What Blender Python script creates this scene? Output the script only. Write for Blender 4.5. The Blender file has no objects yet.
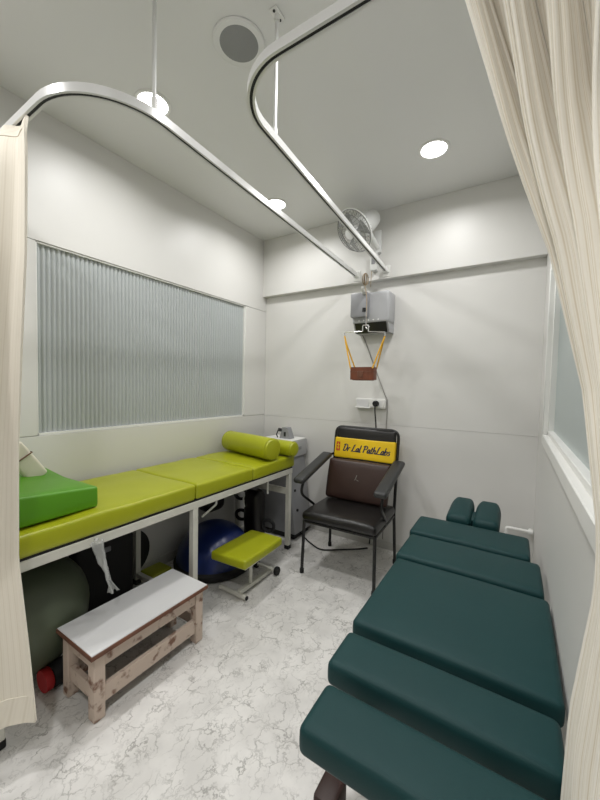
import bpy, bmesh, math, random
from math import sin, cos, pi, radians, sqrt, atan2
from mathutils import Vector, Matrix, noise
random.seed(7)
C = bpy.context.scene.collection
scn = bpy.context.scene

# ------------------------------------------------------------------ camera
CAMZ = 1.35
yaw, pitch, roll = radians(32.1045), radians(-2.3746), radians(1.1813)
fwd = Vector((-sin(yaw)*cos(pitch), cos(yaw)*cos(pitch), sin(pitch)))
rt = Vector((cos(yaw), sin(yaw), 0)); up = rt.cross(fwd)
r2 = rt*cos(roll) + up*sin(roll); u2 = up*cos(roll) - rt*sin(roll)
cd = bpy.data.cameras.new('camera'); cam = bpy.data.objects.new('camera', cd); C.objects.link(cam)
cd.sensor_fit = 'AUTO'; cd.sensor_width = 36.0; cd.lens = 344.02/800*36.0
cd.clip_start = 0.02; cd.clip_end = 50
m = Matrix.Identity(4)
for i in range(3):
    m[i][0] = r2[i]; m[i][1] = u2[i]; m[i][2] = -fwd[i]
m[0][3], m[1][3], m[2][3] = 0, 0, CAMZ
cam.matrix_world = m
scn.camera = cam

# ------------------------------------------------------------------ world, lights, exposure
w = bpy.data.worlds.new('world'); scn.world = w; w.use_nodes = True
w.node_tree.nodes['Background'].inputs[0].default_value = (0.9, 0.93, 1.0, 1)
w.node_tree.nodes['Background'].inputs[1].default_value = 0.3
vs = scn.view_settings
vs.view_transform = 'Standard'; vs.look = 'None'; vs.gamma = 1.0; vs.use_curve_mapping = False
vs.exposure = 0.0
LAMP_W = 6.9
LAMP_COL = (1.0, 0.99, 0.985)
XL, XR, YB, ZC = -2.18, 0.137, 2.794, 2.776      # left wall, right wall, back wall, ceiling
YF, XO, YJ = -1.7, 1.5, 0.22                       # front wall, outer right wall, jamb of the right wall
DOWNLIGHTS = [(-1.63, 1.125), (-0.472, 2.197), (-1.66, 2.23), (-0.47, 1.10), (-1.64, -0.2), (-0.3, -0.4)]

# ------------------------------------------------------------------ materials
def srgb(h):
    if isinstance(h, str):
        h = h.lstrip('#'); c = [int(h[i:i+2], 16)/255 for i in (0, 2, 4)]
    else: c = [v/255 for v in h]
    return tuple((v/12.92 if v <= 0.04045 else ((v+0.055)/1.055)**2.4) for v in c) + (1,)
MATS = {}
def mat(name, col, rough=0.5, metal=0.0, spec=0.5, var=0.06, vscale=6.0, bump=0.0, bscale=60.0, coat=0.0, sheen=0.0, col2=None, thr=None):
    m = bpy.data.materials.new(name); m.use_nodes = True; nt = m.node_tree; b = nt.nodes['Principled BSDF']
    b.inputs['Roughness'].default_value = rough; b.inputs['Metallic'].default_value = metal
    b.inputs['Specular IOR Level'].default_value = spec; b.inputs['Coat Weight'].default_value = coat
    b.inputs['Sheen Weight'].default_value = sheen
    tc = nt.nodes.new('ShaderNodeTexCoord')
    n = nt.nodes.new('ShaderNodeTexNoise'); n.inputs['Scale'].default_value = vscale; n.inputs['Detail'].default_value = 5
    nt.links.new(tc.outputs['Object'], n.inputs['Vector'])
    r = nt.nodes.new('ShaderNodeValToRGB'); c = srgb(col)
    if col2 is None:
        r.color_ramp.elements[0].color = tuple(v*(1-var) for v in c[:3]) + (1,)
        r.color_ramp.elements[1].color = tuple(min(1, v*(1+var)) for v in c[:3]) + (1,)
        r.color_ramp.elements[0].position = 0.3; r.color_ramp.elements[1].position = 0.7
    else:
        r.color_ramp.elements[0].color = srgb(col2); r.color_ramp.elements[1].color = c
        r.color_ramp.elements[0].position = thr[0]; r.color_ramp.elements[1].position = thr[1]
    nt.links.new(n.outputs['Fac'], r.inputs['Fac']); nt.links.new(r.outputs['Color'], b.inputs['Base Color'])
    if bump:
        n2 = nt.nodes.new('ShaderNodeTexNoise'); n2.inputs['Scale'].default_value = bscale; n2.inputs['Detail'].default_value = 3
        nt.links.new(tc.outputs['Object'], n2.inputs['Vector'])
        bp = nt.nodes.new('ShaderNodeBump'); bp.inputs['Strength'].default_value = bump; bp.inputs['Distance'].default_value = 0.004
        nt.links.new(n2.outputs['Fac'], bp.inputs['Height']); nt.links.new(bp.outputs['Normal'], b.inputs['Normal'])
    MATS[name] = m
    return m
mat('wall', '#d8d7d3', 0.42, var=0.015, vscale=1.5, bump=0.05, bscale=2.5)
mat('beam', '#d8d7d3', 0.42, var=0.015, vscale=1.5)
mat('backing', '#6e6e6a', 0.7)
mat('ceiling', '#dededc', 0.38, var=0.012, vscale=2.0)
mat('trim', '#c9c8c3', 0.4, var=0.02)
mat('white_frame', '#e6e6e2', 0.35, var=0.02)
mat('track', '#dededc', 0.28, metal=0.15, var=0.02)
mat('slot', '#1d1d1d', 0.6)
mat('white_metal', '#d4d3c9', 0.38, var=0.05, vscale=14, spec=0.5)
mat('lime', '#a4a91c', 0.34, var=0.05, vscale=5, bump=0.12, bscale=260, spec=0.45)
mat('green', '#569419', 0.36, var=0.03, vscale=5, bump=0.1, bscale=260)
mat('teal', '#16393a', 0.5, var=0.05, vscale=4, bump=0.12, bscale=320, spec=0.22)
mat('black_vinyl', '#151312', 0.33, var=0.15, vscale=9, bump=0.15, bscale=180)
mat('black_metal', '#131313', 0.35, var=0.05)
mat('black_rubber', '#161616', 0.7, var=0.1)
mat('armrest', '#2c2d2d', 0.45, var=0.12, vscale=14)
mat('brown_leather', '#3a2721', 0.42, var=0.12, vscale=8, bump=0.2, bscale=160)
mat('halter_leather', '#6d3a23', 0.45, var=0.15, vscale=20, bump=0.2, bscale=150)
mat('strap', '#d9a521', 0.6, var=0.05)
mat('banner', '#f0c814', 0.45, var=0.02)
mat('ink', '#1c2348', 0.5, var=0.0)
mat('red_print', '#c23a22', 0.5, var=0.02)
mat('laminate', '#d6d6d6', 0.5, var=0.02, vscale=3)
mat('edge_wood', '#6d4430', 0.55, var=0.25, vscale=16)
mat('old_paint', '#cbb9aa', 0.62, bump=0.3, bscale=40, vscale=17, col2='#7a5846', thr=(0.35, 0.45))
mat('grey_shell', '#b1b2b4', 0.4, var=0.03)
mat('grey_dark', '#919295', 0.42, var=0.04)
mat('panel_black', '#1c1d20', 0.3)
mat('fan_plastic', '#dedfdd', 0.4, var=0.02)
mat('fan_wire', '#7d7e7b', 0.4)
mat('chrome', '#cfcfcf', 0.2, metal=0.95)
mat('rope', '#a8957c', 0.8, var=0.2, vscale=80)
mat('ball_grey', '#525a48', 0.45, var=0.06)
mat('ball_blue', '#182a62', 0.3, var=0.06)
mat('red', '#a81c20', 0.6)
mat('speaker_mesh', '#8d8e8d', 0.7, bump=0.5, bscale=400)
mat('cable_grey', '#96948e', 0.6)
mat('dark_wood', '#2c1610', 0.5, bump=0.2, bscale=60, vscale=22, col2='#8d6250', thr=(0.30, 0.36))

def mat_floor():
    m = bpy.data.materials.new('floor_vinyl'); m.use_nodes = True; nt = m.node_tree; N = nt.nodes; L = nt.links
    b = N['Principled BSDF']; b.inputs['Roughness'].default_value = 0.36; b.inputs['Specular IOR Level'].default_value = 0.4
    tc = N.new('ShaderNodeTexCoord')
    nz = N.new('ShaderNodeTexNoise'); nz.inputs['Scale'].default_value = 5.0; nz.inputs['Detail'].default_value = 6; nz.inputs['Roughness'].default_value = 0.62
    L.new(tc.outputs['Object'], nz.inputs['Vector'])
    mx = N.new('ShaderNodeVectorMath'); mx.operation = 'MULTIPLY_ADD'; mx.inputs[1].default_value = (0.26, 0.26, 0.26)
    L.new(nz.outputs['Color'], mx.inputs[0]); L.new(tc.outputs['Object'], mx.inputs[2])
    def veins(scale, w0, w1, loc):
        mp = N.new('ShaderNodeMapping'); mp.inputs['Location'].default_value = loc; mp.inputs['Rotation'].default_value = (0, 0, 0.6); mp.inputs['Scale'].default_value = (1, 0.62, 1)
        L.new(mx.outputs[0], mp.inputs['Vector'])
        v = N.new('ShaderNodeTexVoronoi'); v.feature = 'DISTANCE_TO_EDGE'; v.inputs['Scale'].default_value = scale
        L.new(mp.outputs[0], v.inputs['Vector'])
        mr = N.new('ShaderNodeMapRange'); mr.inputs['From Min'].default_value = w0; mr.inputs['From Max'].default_value = w1
        mr.inputs['To Min'].default_value = 1; mr.inputs['To Max'].default_value = 0; mr.interpolation_type = 'SMOOTHSTEP'
        L.new(v.outputs['Distance'], mr.inputs['Value'])
        return mr.outputs[0]
    def mask(scale, a, c, loc):
        mp = N.new('ShaderNodeMapping'); mp.inputs['Location'].default_value = loc; L.new(tc.outputs['Object'], mp.inputs['Vector'])
        n = N.new('ShaderNodeTexNoise'); n.inputs['Scale'].default_value = scale; n.inputs['Detail'].default_value = 3; L.new(mp.outputs[0], n.inputs['Vector'])
        mr = N.new('ShaderNodeMapRange'); mr.inputs['From Min'].default_value = a; mr.inputs['From Max'].default_value = c
        L.new(n.outputs['Fac'], mr.inputs['Value']); return mr.outputs[0]
    def mul(a, b_):
        k = N.new('ShaderNodeMath'); k.operation = 'MULTIPLY'; L.new(a, k.inputs[0])
        if isinstance(b_, float): k.inputs[1].default_value = b_
        else: L.new(b_, k.inputs[1])
        return k.outputs[0]
    v1 = mul(veins(13.0, 0.0, 0.055, (0, 0, 0)), mask(10, 0.40, 0.62, (3, 1, 0)))
    v2 = mul(mul(veins(24.0, 0.0, 0.07, (2, 5, 0)), mask(13, 0.42, 0.66, (7, 2, 0))), 0.7)
    ad = N.new('ShaderNodeMath'); ad.operation = 'MAXIMUM'; L.new(v1, ad.inputs[0]); L.new(v2, ad.inputs[1])
    cl = N.new('ShaderNodeValToRGB'); cl.color_ramp.elements[0].color = srgb('#d2d0cc'); cl.color_ramp.elements[1].color = srgb('#e3e1dd')
    cl.color_ramp.elements[0].position = 0.35; cl.color_ramp.elements[1].position = 0.65
    n3 = N.new('ShaderNodeTexNoise'); n3.inputs['Scale'].default_value = 7; n3.inputs['Detail'].default_value = 4; L.new(tc.outputs['Object'], n3.inputs['Vector']); L.new(n3.outputs['Fac'], cl.inputs['Fac'])
    mix = N.new('ShaderNodeMixRGB'); mix.inputs['Color2'].default_value = srgb('#96948f')
    L.new(mul(ad.outputs[0], 0.85), mix.inputs['Fac']); L.new(cl.outputs['Color'], mix.inputs['Color1']); L.new(mix.outputs[0], b.inputs['Base Color'])
    MATS['floor'] = m
mat_floor()
def mat_curtain(name, col, col2, rough):
    m = mat(name, col, rough, var=0.02, sheen=0.15); nt = m.node_tree; N = nt.nodes; L = nt.links; b = N['Principled BSDF']
    uv = N.new('ShaderNodeUVMap'); uv.uv_map = 'UVMap'
    wv = N.new('ShaderNodeTexWave'); wv.bands_direction = 'X'; wv.inputs['Scale'].default_value = 22.0; wv.inputs['Distortion'].default_value = 0.6
    wv.inputs['Detail'].default_value = 2; L.new(uv.outputs[0], wv.inputs['Vector'])
    w2 = N.new('ShaderNodeTexWave'); w2.bands_direction = 'X'; w2.inputs['Scale'].default_value = 7.3; w2.inputs['Distortion'].default_value = 1.5; L.new(uv.outputs[0], w2.inputs['Vector'])
    k = N.new('ShaderNodeMath'); k.operation = 'MULTIPLY'; L.new(wv.outputs['Fac'], k.inputs[0]); L.new(w2.outputs['Fac'], k.inputs[1])
    mx = N.new('ShaderNodeMixRGB'); mx.inputs['Color1'].default_value = srgb(col); mx.inputs['Color2'].default_value = srgb(col2)
    L.new(k.outputs[0], mx.inputs['Fac']); L.new(mx.outputs[0], b.inputs['Base Color'])
    ns = N.new('ShaderNodeTexNoise'); ns.inputs['Scale'].default_value = 350; L.new(uv.outputs[0], ns.inputs['Vector'])
    bp = N.new('ShaderNodeBump'); bp.inputs['Strength'].default_value = 0.2; bp.inputs['Distance'].default_value = 0.002
    L.new(ns.outputs['Fac'], bp.inputs['Height']); L.new(bp.outputs['Normal'], b.inputs['Normal'])
mat_curtain('curtain_cream', '#e9e4d8', '#d3c8b2', 0.75)
mat_curtain('curtain_plain', '#e6dfd0', '#ddd5c4', 0.8)
def mat_glass():
    g = mat('reeded_glass', '#b0b5b5', 0.25, var=0.01, spec=0.6); g = mat('frost_glass', '#a3aead', 0.28, var=0.02, spec=0.5)
    p = mat('plastic_film', '#d8dad8', 0.25); b = p.node_tree.nodes['Principled BSDF']; b.inputs['Alpha'].default_value = 0.38
    f = mat('fan_blade', '#9fa2a0', 0.25); f.node_tree.nodes['Principled BSDF'].inputs['Alpha'].default_value = 0.55
    e = bpy.data.materials.new('lamp_glow'); e.use_nodes = True; nt = e.node_tree
    for n in list(nt.nodes):
        if n.type == 'BSDF_PRINCIPLED': nt.nodes.remove(n)
    em = nt.nodes.new('ShaderNodeEmission'); em.inputs[0].default_value = LAMP_COL + (1,); em.inputs[1].default_value = 12
    nt.links.new(em.outputs[0], nt.nodes['Material Output'].inputs[0]); MATS['lamp_glow'] = e
mat_glass()

# ------------------------------------------------------------------ mesh helpers (all in world coordinates)
class MB:
    def __init__(s): s.v = []; s.f = []; s.uv = None
    def add(s, verts, faces):
        o = len(s.v); s.v += [Vector(p) for p in verts]; s.f += [tuple(i+o for i in f) for f in faces]; return s
    def xf(s, M):
        s.v = [M @ p for p in s.v]; return s
def from_bm(bm):
    bm.verts.ensure_lookup_table(); bm.verts.index_update()
    b = MB(); b.add([v.co.copy() for v in bm.verts], [[v.index for v in f.verts] for f in bm.faces]); bm.free(); return b
def join(*bs):
    o = MB()
    for b in bs: o.add(b.v, b.f)
    return o
def box(lo, hi, bev=0.0, seg=2):
    lo = Vector(lo); hi = Vector(hi); bm = bmesh.new(); bmesh.ops.create_cube(bm, size=1)
    for v in bm.verts: v.co = Vector(((lo[i]+hi[i])/2 + v.co[i]*(hi[i]-lo[i]) for i in range(3)))
    if bev: bmesh.ops.bevel(bm, geom=bm.edges[:], offset=bev, segments=seg, profile=0.5, affect='EDGES')
    return from_bm(bm)
def cushion(lo, hi, r, puff=0.0, n=(8, 8), wr=0.0, wscale=9.0, sag=0.0, M=None):
    """soft block: rounded box whose top swells by puff"""
    lo = Vector(lo); hi = Vector(hi); c = (lo+hi)/2; hs = (hi-lo)/2
    def coords(h, rr, k):
        e = [-h, -h+rr*0.25, -h+rr*0.6, -h+rr]; inner = [-h+rr + (2*h-2*rr)*i/k for i in range(1, k)]
        return e + inner + [-t for t in e[::-1]]
    rr = min(r, min(hs)*0.98)
    xs, ys, zs = coords(hs.x, rr, n[0]), coords(hs.y, rr, n[1]), coords(hs.z, rr, 2)
    vid = {}; V = []; F = []
    def vert(x, y, z):
        k = (round(x, 6), round(y, 6), round(z, 6))
        if k not in vid:
            q = Vector((max(-hs.x+rr, min(hs.x-rr, x)), max(-hs.y+rr, min(hs.y-rr, y)), max(-hs.z+rr, min(hs.z-rr, z))))
            d = Vector((x, y, z))-q
            p = q + d.normalized()*rr if d.length > 1e-9 else Vector((x, y, z))
            fx = 1-(p.x/hs.x)**2; fy = 1-(p.y/hs.y)**2
            t = (p.z+hs.z)/(2*hs.z)
            p.z += puff*max(0, fx)**0.5*max(0, fy)**0.5*max(0, t*2-1)
            p.x += math.copysign(1, p.x)*puff*0.35*max(0, fy)**0.5*(1-abs(2*t-1))*abs(p.x/hs.x)**4
            p.y += math.copysign(1, p.y)*puff*0.35*max(0, fx)**0.5*(1-abs(2*t-1))*abs(p.y/hs.y)**4
            w = p + c
            if wr: w += Vector((0, 0, 1))*wr*noise.noise(w*wscale)*(0.4+t*0.6) + Vector((1, 1, 0))*wr*0.5*noise.noise(w*wscale+Vector((9, 4, 2)))
            vid[k] = len(V); V.append(w)
        return vid[k]
    def grid(A, B, fn, flip):
        for i in range(len(A)-1):
            for j in range(len(B)-1):
                q = [fn(A[i], B[j]), fn(A[i+1], B[j]), fn(A[i+1], B[j+1]), fn(A[i], B[j+1])]
                F.append(q[::-1] if flip else q)
    grid(xs, ys, lambda a, b: vert(a, b, hs.z), False); grid(xs, ys, lambda a, b: vert(a, b, -hs.z), True)
    grid(ys, zs, lambda a, b: vert(hs.x, a, b), False); grid(ys, zs, lambda a, b: vert(-hs.x, a, b), True)
    grid(xs, zs, lambda a, b: vert(a, -hs.y, b), False); grid(xs, zs, lambda a, b: vert(a, hs.y, b), True)
    b = MB(); b.add(V, F)
    if M is not None: b.xf(M)
    return b
def fillet(pts, rad, k=6):
    pts = [Vector(p) for p in pts]; out = [pts[0]]
    for i in range(1, len(pts)-1):
        a, p, c = pts[i-1], pts[i], pts[i+1]; d1 = (a-p); d2 = (c-p)
        t = min(rad, d1.length*0.49, d2.length*0.49); s = p+d1.normalized()*t; e = p+d2.normalized()*t
        for j in range(k+1):
            u = j/k; out.append(s*(1-u)**2 + p*2*u*(1-u) + e*u*u)
    out.append(pts[-1]); return out
def smooth_path(pts, k=6):
    P = [Vector(p) for p in pts]; P = [P[0]*2-P[1]] + P + [P[-1]*2-P[-2]]; out = []
    for i in range(1, len(P)-2):
        for j in range(k):
            t = j/k; a, b, c, d = P[i-1], P[i], P[i+1], P[i+2]
            out.append(0.5*((2*b)+(c-a)*t+(2*a-5*b+4*c-d)*t*t+(3*b-a-3*c+d)*t**3))
    out.append(P[-2]); return out
def tube(pts, r, n=10, closed=False, cap=True):
    P = [Vector(p) for p in pts]; V = []; F = []; m_ = len(P)
    T = []
    for i in range(m_):
        a = P[(i-1) % m_] if closed or i > 0 else P[0]; c = P[(i+1) % m_] if closed or i < m_-1 else P[-1]
        T.append((c-a).normalized())
    nrm = T[0].orthogonal().normalized()
    for i in range(m_):
        nrm = (nrm - T[i]*nrm.dot(T[i])).normalized(); bi = T[i].cross(nrm)
        rr = r[i] if isinstance(r, (list, tuple)) else r
        V += [P[i]+nrm*cos(2*pi*j/n)*rr+bi*sin(2*pi*j/n)*rr for j in range(n)]
    for i in range(m_ if closed else m_-1):
        for j in range(n):
            a = i*n+j; b = i*n+(j+1) % n; i2 = (i+1) % m_; F.append((a, b, i2*n+(j+1) % n, i2*n+j))
    if cap and not closed:
        F.append(tuple(range(n))[::-1]); F.append(tuple((m_-1)*n+j for j in range(n)))
    b = MB(); b.add(V, F); return b
def bar(a, b, wd, ht, upv=(0, 0, 1), bev=0.0):
    a = Vector(a); b = Vector(b); d = (b-a); L_ = d.length; d.normalize(); s = d.cross(Vector(upv)).normalized(); u = s.cross(d)
    o = box((-wd/2, -L_/2, -ht/2), (wd/2, L_/2, ht/2), bev, 1); M = Matrix.Identity(4); c = (a+b)/2
    for i in range(3): M[i][0] = s[i]; M[i][1] = d[i]; M[i][2] = u[i]; M[i][3] = c[i]
    return o.xf(M)
def lathe(prof, c, axis=(0, 0, 1), n=24):
    ax = Vector(axis).normalized(); q = Vector((0, 0, 1)).rotation_difference(ax); V = []; F = []; c = Vector(c); m_ = len(prof)
    for (r, z) in prof:
        for j in range(n):
            V.append(c + q @ Vector((r*cos(2*pi*j/n), r*sin(2*pi*j/n), z)))
    for i in range(m_-1):
        for j in range(n):
            F.append((i*n+j, i*n+(j+1) % n, (i+1)*n+(j+1) % n, (i+1)*n+j))
    F.append(tuple(range(n))[::-1]); F.append(tuple((m_-1)*n+j for j in range(n)))
    b = MB(); b.add(V, F); return b
def cyl(c, r, h, axis=(0, 0, 1), n=20, bev=0.0):
    if bev: return lathe([(r-bev, 0), (r, bev), (r, h-bev), (r-bev, h)], c, axis, n)
    return lathe([(r, 0), (r, h)], c, axis, n)
def sphere(c, r, n=32, k=20, sz=1.0):
    return lathe([(max(1e-4, r*sin(pi*i/k)), -r*cos(pi*i/k)*sz) for i in range(k+1)], c, (0, 0, 1), n)
def prism(poly, ext, plane='xz', at=0.0):
    """polygon extruded: plane xz along y, yz along x, xy along z"""
    n = len(poly); V = []
    for e in (at, at+ext):
        for (a, b) in poly: V.append((a, e, b) if plane == 'xz' else ((e, a, b) if plane == 'yz' else (a, b, e)))
    b = MB(); b.add(V, [tuple(range(n)), tuple(range(n, 2*n))[::-1]] + [(i+n, (i+1) % n+n, (i+1) % n, i) for i in range(n)]); return b
def obj(name, b, material, parent=None, smooth=True, angle=40):
    me = bpy.data.meshes.new(name); off = parent_loc(parent)
    me.from_pydata([tuple(p-off) for p in b.v], [], b.f); me.validate()
    bm = bmesh.new(); bm.from_mesh(me); bmesh.ops.recalc_face_normals(bm, faces=bm.faces)
    if smooth:
        for f in bm.faces: f.smooth = True
        for e in bm.edges:
            if len(e.link_faces) == 2 and e.calc_face_angle(0) > radians(angle): e.smooth = False
    bm.to_mesh(me); bm.free()
    me.materials.append(MATS[material]); o = bpy.data.objects.new(name, me); C.objects.link(o)
    if parent: o.parent = parent
    return o
def parent_loc(p):
    l = Vector((0, 0, 0))
    while p: l += p.location; p = p.parent
    return l
def tag(o, label, cat=None, group=None, kind=None):
    if label: o['label'] = label
    if cat: o['category'] = cat
    if group: o['group'] = group
    if kind: o['kind'] = kind
    return o
def thing(name, loc, label, cat, group=None, kind=None):
    o = bpy.data.objects.new(name, None); C.objects.link(o); o.location = loc; o.empty_display_size = 0.1
    return tag(o, label, cat, group, kind)
def copy_tree(o, parent=None, loc=None):
    c = o.copy(); C.objects.link(c); c.parent = parent
    if loc is not None: c.location = loc
    for ch in o.children: copy_tree(ch, c)
    return c

# ------------------------------------------------------------------ the room
tag(obj('floor', box((XL-0.1, YF-0.1, -0.08), (XO+0.1, YB+0.1, 0)), 'floor'), 'white vinyl floor with grey marble veins', 'floor', kind='structure')
tag(obj('ceiling', box((XL-0.1, YF-0.1, ZC), (XO+0.1, YB+0.1, ZC+0.1)), 'ceiling'), 'plain pale grey ceiling with recessed lights', 'ceiling', kind='structure')
# left wall: backing plus panels around the reeded window
WY0, WY1, WZ0, WZ1 = 0.816, 2.484, 1.05, 2.09
wl = tag(obj('wall_left', box((XL-0.09, YF-0.1, 0), (XL-0.045, YB+0.1, ZC)), 'backing'), 'white laminate panelled wall behind the lime couch', 'wall', kind='structure')
G = 0.0015
for lo, hi in [((YF, WZ1+G), (YB, ZC)), ((YF, 0), (YB, WZ0-G)), ((WY1, WZ0+G), (YB, WZ1-G)), ((YF, WZ0+G), (WY0, WZ1-G))]:
    obj('panel', box((XL-0.045, lo[0], lo[1]), (XL, hi[0], hi[1]), 0.001, 1), 'wall', wl)
win = thing('window_1', (XL-0.04, (WY0+WY1)/2, WZ0), 'wide grey reeded glass window in the left wall above the couch', 'window', kind='structure')
nfl = 66; pv = []; pf = []; seg = 8; xs0 = XL-0.028
for i in range(nfl*seg+1):
    y = WY0+0.004 + (WY1-WY0-0.008)*i/(nfl*seg); a = abs(sin(pi*i/seg)); x = xs0 + 0.009*a
    pv += [(x, y, WZ0+0.004), (x, y, WZ1-0.004)]
pb = MB(); pb.add(pv, [(2*i, 2*i+2, 2*i+3, 2*i+1) for i in range(nfl*seg)])
obj('reeded_pane', pb, 'reeded_glass', win, angle=70)
for a, b_ in [((WY0, WZ0), (WY1, WZ0+0.012)), ((WY0, WZ1-0.008), (WY1, WZ1)), ((WY0, WZ0), (WY0+0.006, WZ1)), ((WY1-0.012, WZ0), (WY1, WZ1))]:
    obj('frame_strip', box((XL-0.04, a[0], a[1]), (XL-0.006, b_[0], b_[1])), 'white_frame', win)
# back wall: two stacked panels and the beam at the top
wb = tag(obj('wall_back', box((XL-0.1, YB+0.012, 0), (XR+0.1, YB+0.1, ZC)), 'backing'), 'white panelled wall behind the black chair', 'wall', kind='structure')
ZS = 1.04
obj('panel', box((XL, YB, 0), (XR, YB+0.012, ZS-G/2)), 'wall', wb); obj('panel', box((XL, YB, ZS+G/2), (XR, YB+0.012, ZC)), 'wall', wb)
tag(obj('trim_1', box((XL, YB-0.06, 2.226), (XR, YB, ZC), 0.002, 1), 'beam'), 'white boxed beam across the top of the back wall', 'beam', kind='structure')
tag(obj('baseboard_back', box((XL, YB-0.008, 0), (XR, YB, 0.065), 0.002, 1), 'trim'), 'low pale skirting along the back wall', 'baseboard', kind='structure')
tag(obj('baseboard_left', box((XL, YF, 0), (XL+0.008, YB-0.008, 0.065), 0.002, 1), 'trim'), 'low pale skirting along the left wall', 'baseboard', kind='structure')
# right wall with its window
RY0, RY1, RZ0, RZ1 = 0.62, 2.25, 1.07, 2.12
wr_ = thing('wall_right', (XR, 1.5, 0), 'pale wall with a white framed window beside the teal table', 'wall', kind='structure')
for a, b_ in [((YJ, 0), (YB+0.1, RZ0)), ((YJ, RZ1), (YB+0.1, ZC)), ((RY1, RZ0), (YB+0.1, RZ1)), ((YJ, RZ0), (RY0, RZ1))]:
    obj('panel', box((XR, a[0], a[1]), (XR+0.1, b_[0], b_[1])), 'wall', wr_)
w2 = thing('window_2', (XR, (RY0+RY1)/2, RZ0), 'frosted window with a white frame in the right wall beside the teal table', 'window', kind='structure')
FW = 0.05
for a, b_ in [((RY0, RZ0), (RY1, RZ0+FW)), ((RY0, RZ1-FW), (RY1, RZ1)), ((RY0, RZ0+FW), (RY0+FW, RZ1-FW)), ((RY1-FW, RZ0+FW), (RY1, RZ1-FW))]:
    obj('frame_bar', box((XR-0.012, a[0], a[1]), (XR+0.06, b_[0], b_[1]), 0.003, 1), 'white_frame', w2)
for a, b_ in [((RY0+FW, RZ0+FW), (RY1-FW, RZ0+FW+0.022)), ((RY1-FW-0.022, RZ0+FW), (RY1-FW, RZ1-FW))]:
    obj('glazing_bead', box((XR+0.01, a[0], a[1]), (XR+0.05, b_[0], b_[1]), 0.002, 1), 'white_frame', w2)
obj('pane', box((XR+0.035, RY0+FW, RZ0+FW), (XR+0.045, RY1-FW, RZ1-FW)), 'frost_glass', w2)
tag(obj('wall_front', box((XL, YF-0.1, 0), (XO, YF, ZC)), 'wall'), 'plain wall behind the camera', 'wall', kind='structure')
tag(obj('wall_outer', box((XO, YF, 0), (XO+0.1, YJ+0.1, ZC)), 'wall'), 'plain wall of the entrance bay beside the camera', 'wall', kind='structure')
tag(obj('wall_return', box((XR+0.1, YJ, 0), (XO, YJ+0.1, ZC)), 'wall'), 'plain return wall of the entrance bay', 'wall', kind='structure')

# ------------------------------------------------------------------ ceiling fittings
dl_where = ['round ceiling downlight nearest the left curtain', 'round ceiling downlight above the teal table', 'round ceiling downlight nearest the far left corner', 'round ceiling downlight over the near end of the teal table, above the frame', 'round ceiling downlight behind the left curtain, out of frame', 'round ceiling downlight above the entrance, out of frame']
def downlight(x, y, label, first):
    t = thing('downlight', (x, y, ZC), label, 'downlight', 'recessed downlights')
    if first is None:
        obj('trim_ring', lathe([(0.072, 0), (0.088, 0), (0.088, -0.004), (0.080, -0.007), (0.072, -0.004)], (x, y, ZC-0.0005), n=32), 'white_frame', t)
        obj('diffuser', cyl((x, y, ZC-0.005), 0.072, 0.004, n=32), 'lamp_glow', t)
    else:
        for ch in first.children:
            if ch.type == 'MESH': c = ch.copy(); C.objects.link(c); c.parent = t
    ld = bpy.data.lights.new('downlight_light', 'AREA'); ld.shape = 'DISK'; ld.size = 0.14; ld.energy = LAMP_W*(1.9 if y < 0 else 1.0); ld.color = LAMP_COL; ld.spread = radians(160)
    lo = bpy.data.objects.new('downlight_light', ld); C.objects.link(lo); lo.location = (0, 0, -0.012); lo.parent = t
    return t
first = None
for i, (x, y) in enumerate(DOWNLIGHTS):
    t = downlight(x, y, dl_where[i], first)
    first = first or t
sp = thing('ceiling_speaker', (-1.038, 1.118, ZC), 'round grey mesh speaker in the ceiling beside the curtain track', 'speaker')
obj('ring', lathe([(0.094, 0), (0.108, 0), (0.108, -0.004), (0.102, -0.008), (0.094, -0.006)], (-1.038, 1.118, ZC-0.0005), n=40), 'ceiling', sp)
obj('grille', lathe([(0.095, 0), (0.095, -0.005), (0.05, -0.008), (0.001, -0.009)], (-1.038, 1.118, ZC-0.0005), n=40), 'speaker_mesh', sp)

# ------------------------------------------------------------------ curtain tracks
ZT = 2.270
def sweep_profile(path, prof):
    """profile (s, z) swept along a level path"""
    P = [Vector(p) for p in path]; n = len(prof); V = []; F = []
    for i, p in enumerate(P):
        t = (P[min(i+1, len(P)-1)]-P[max(i-1, 0)]); t.z = 0; t.normalize(); s = Vector((t.y, -t.x, 0))
        V += [p + s*a + Vector((0, 0, b)) for a, b in prof]
    for i in range(len(P)-1):
        for j in range(n): F.append((i*n+j, i*n+(j+1) % n, (i+1)*n+(j+1) % n, (i+1)*n+j))
    F.append(tuple(range(n))[::-1]); F.append(tuple((len(P)-1)*n+j for j in range(n)))
    b = MB(); b.add(V, F); return b
def arc_corner(p0, corner, p1, rad, k=16):
    p0, c, p1 = Vector(p0), Vector(corner), Vector(p1); a = (p0-c).normalized(); b = (p1-c).normalized()
    ctr = c + a*rad + b*rad; out = [p0]
    for j in range(k+1):
        th = pi/2*j/k; out.append(ctr - b*rad*cos(th) - a*rad*sin(th))
    out.append(p1); return out
PROF = [(-0.013, 0.0), (-0.013, 0.029), (-0.010, 0.032), (0.010, 0.032), (0.013, 0.029), (0.013, 0.0), (0.0048, 0.0), (0.0048, 0.012), (-0.0048, 0.012), (-0.0048, 0.0)]
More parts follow.
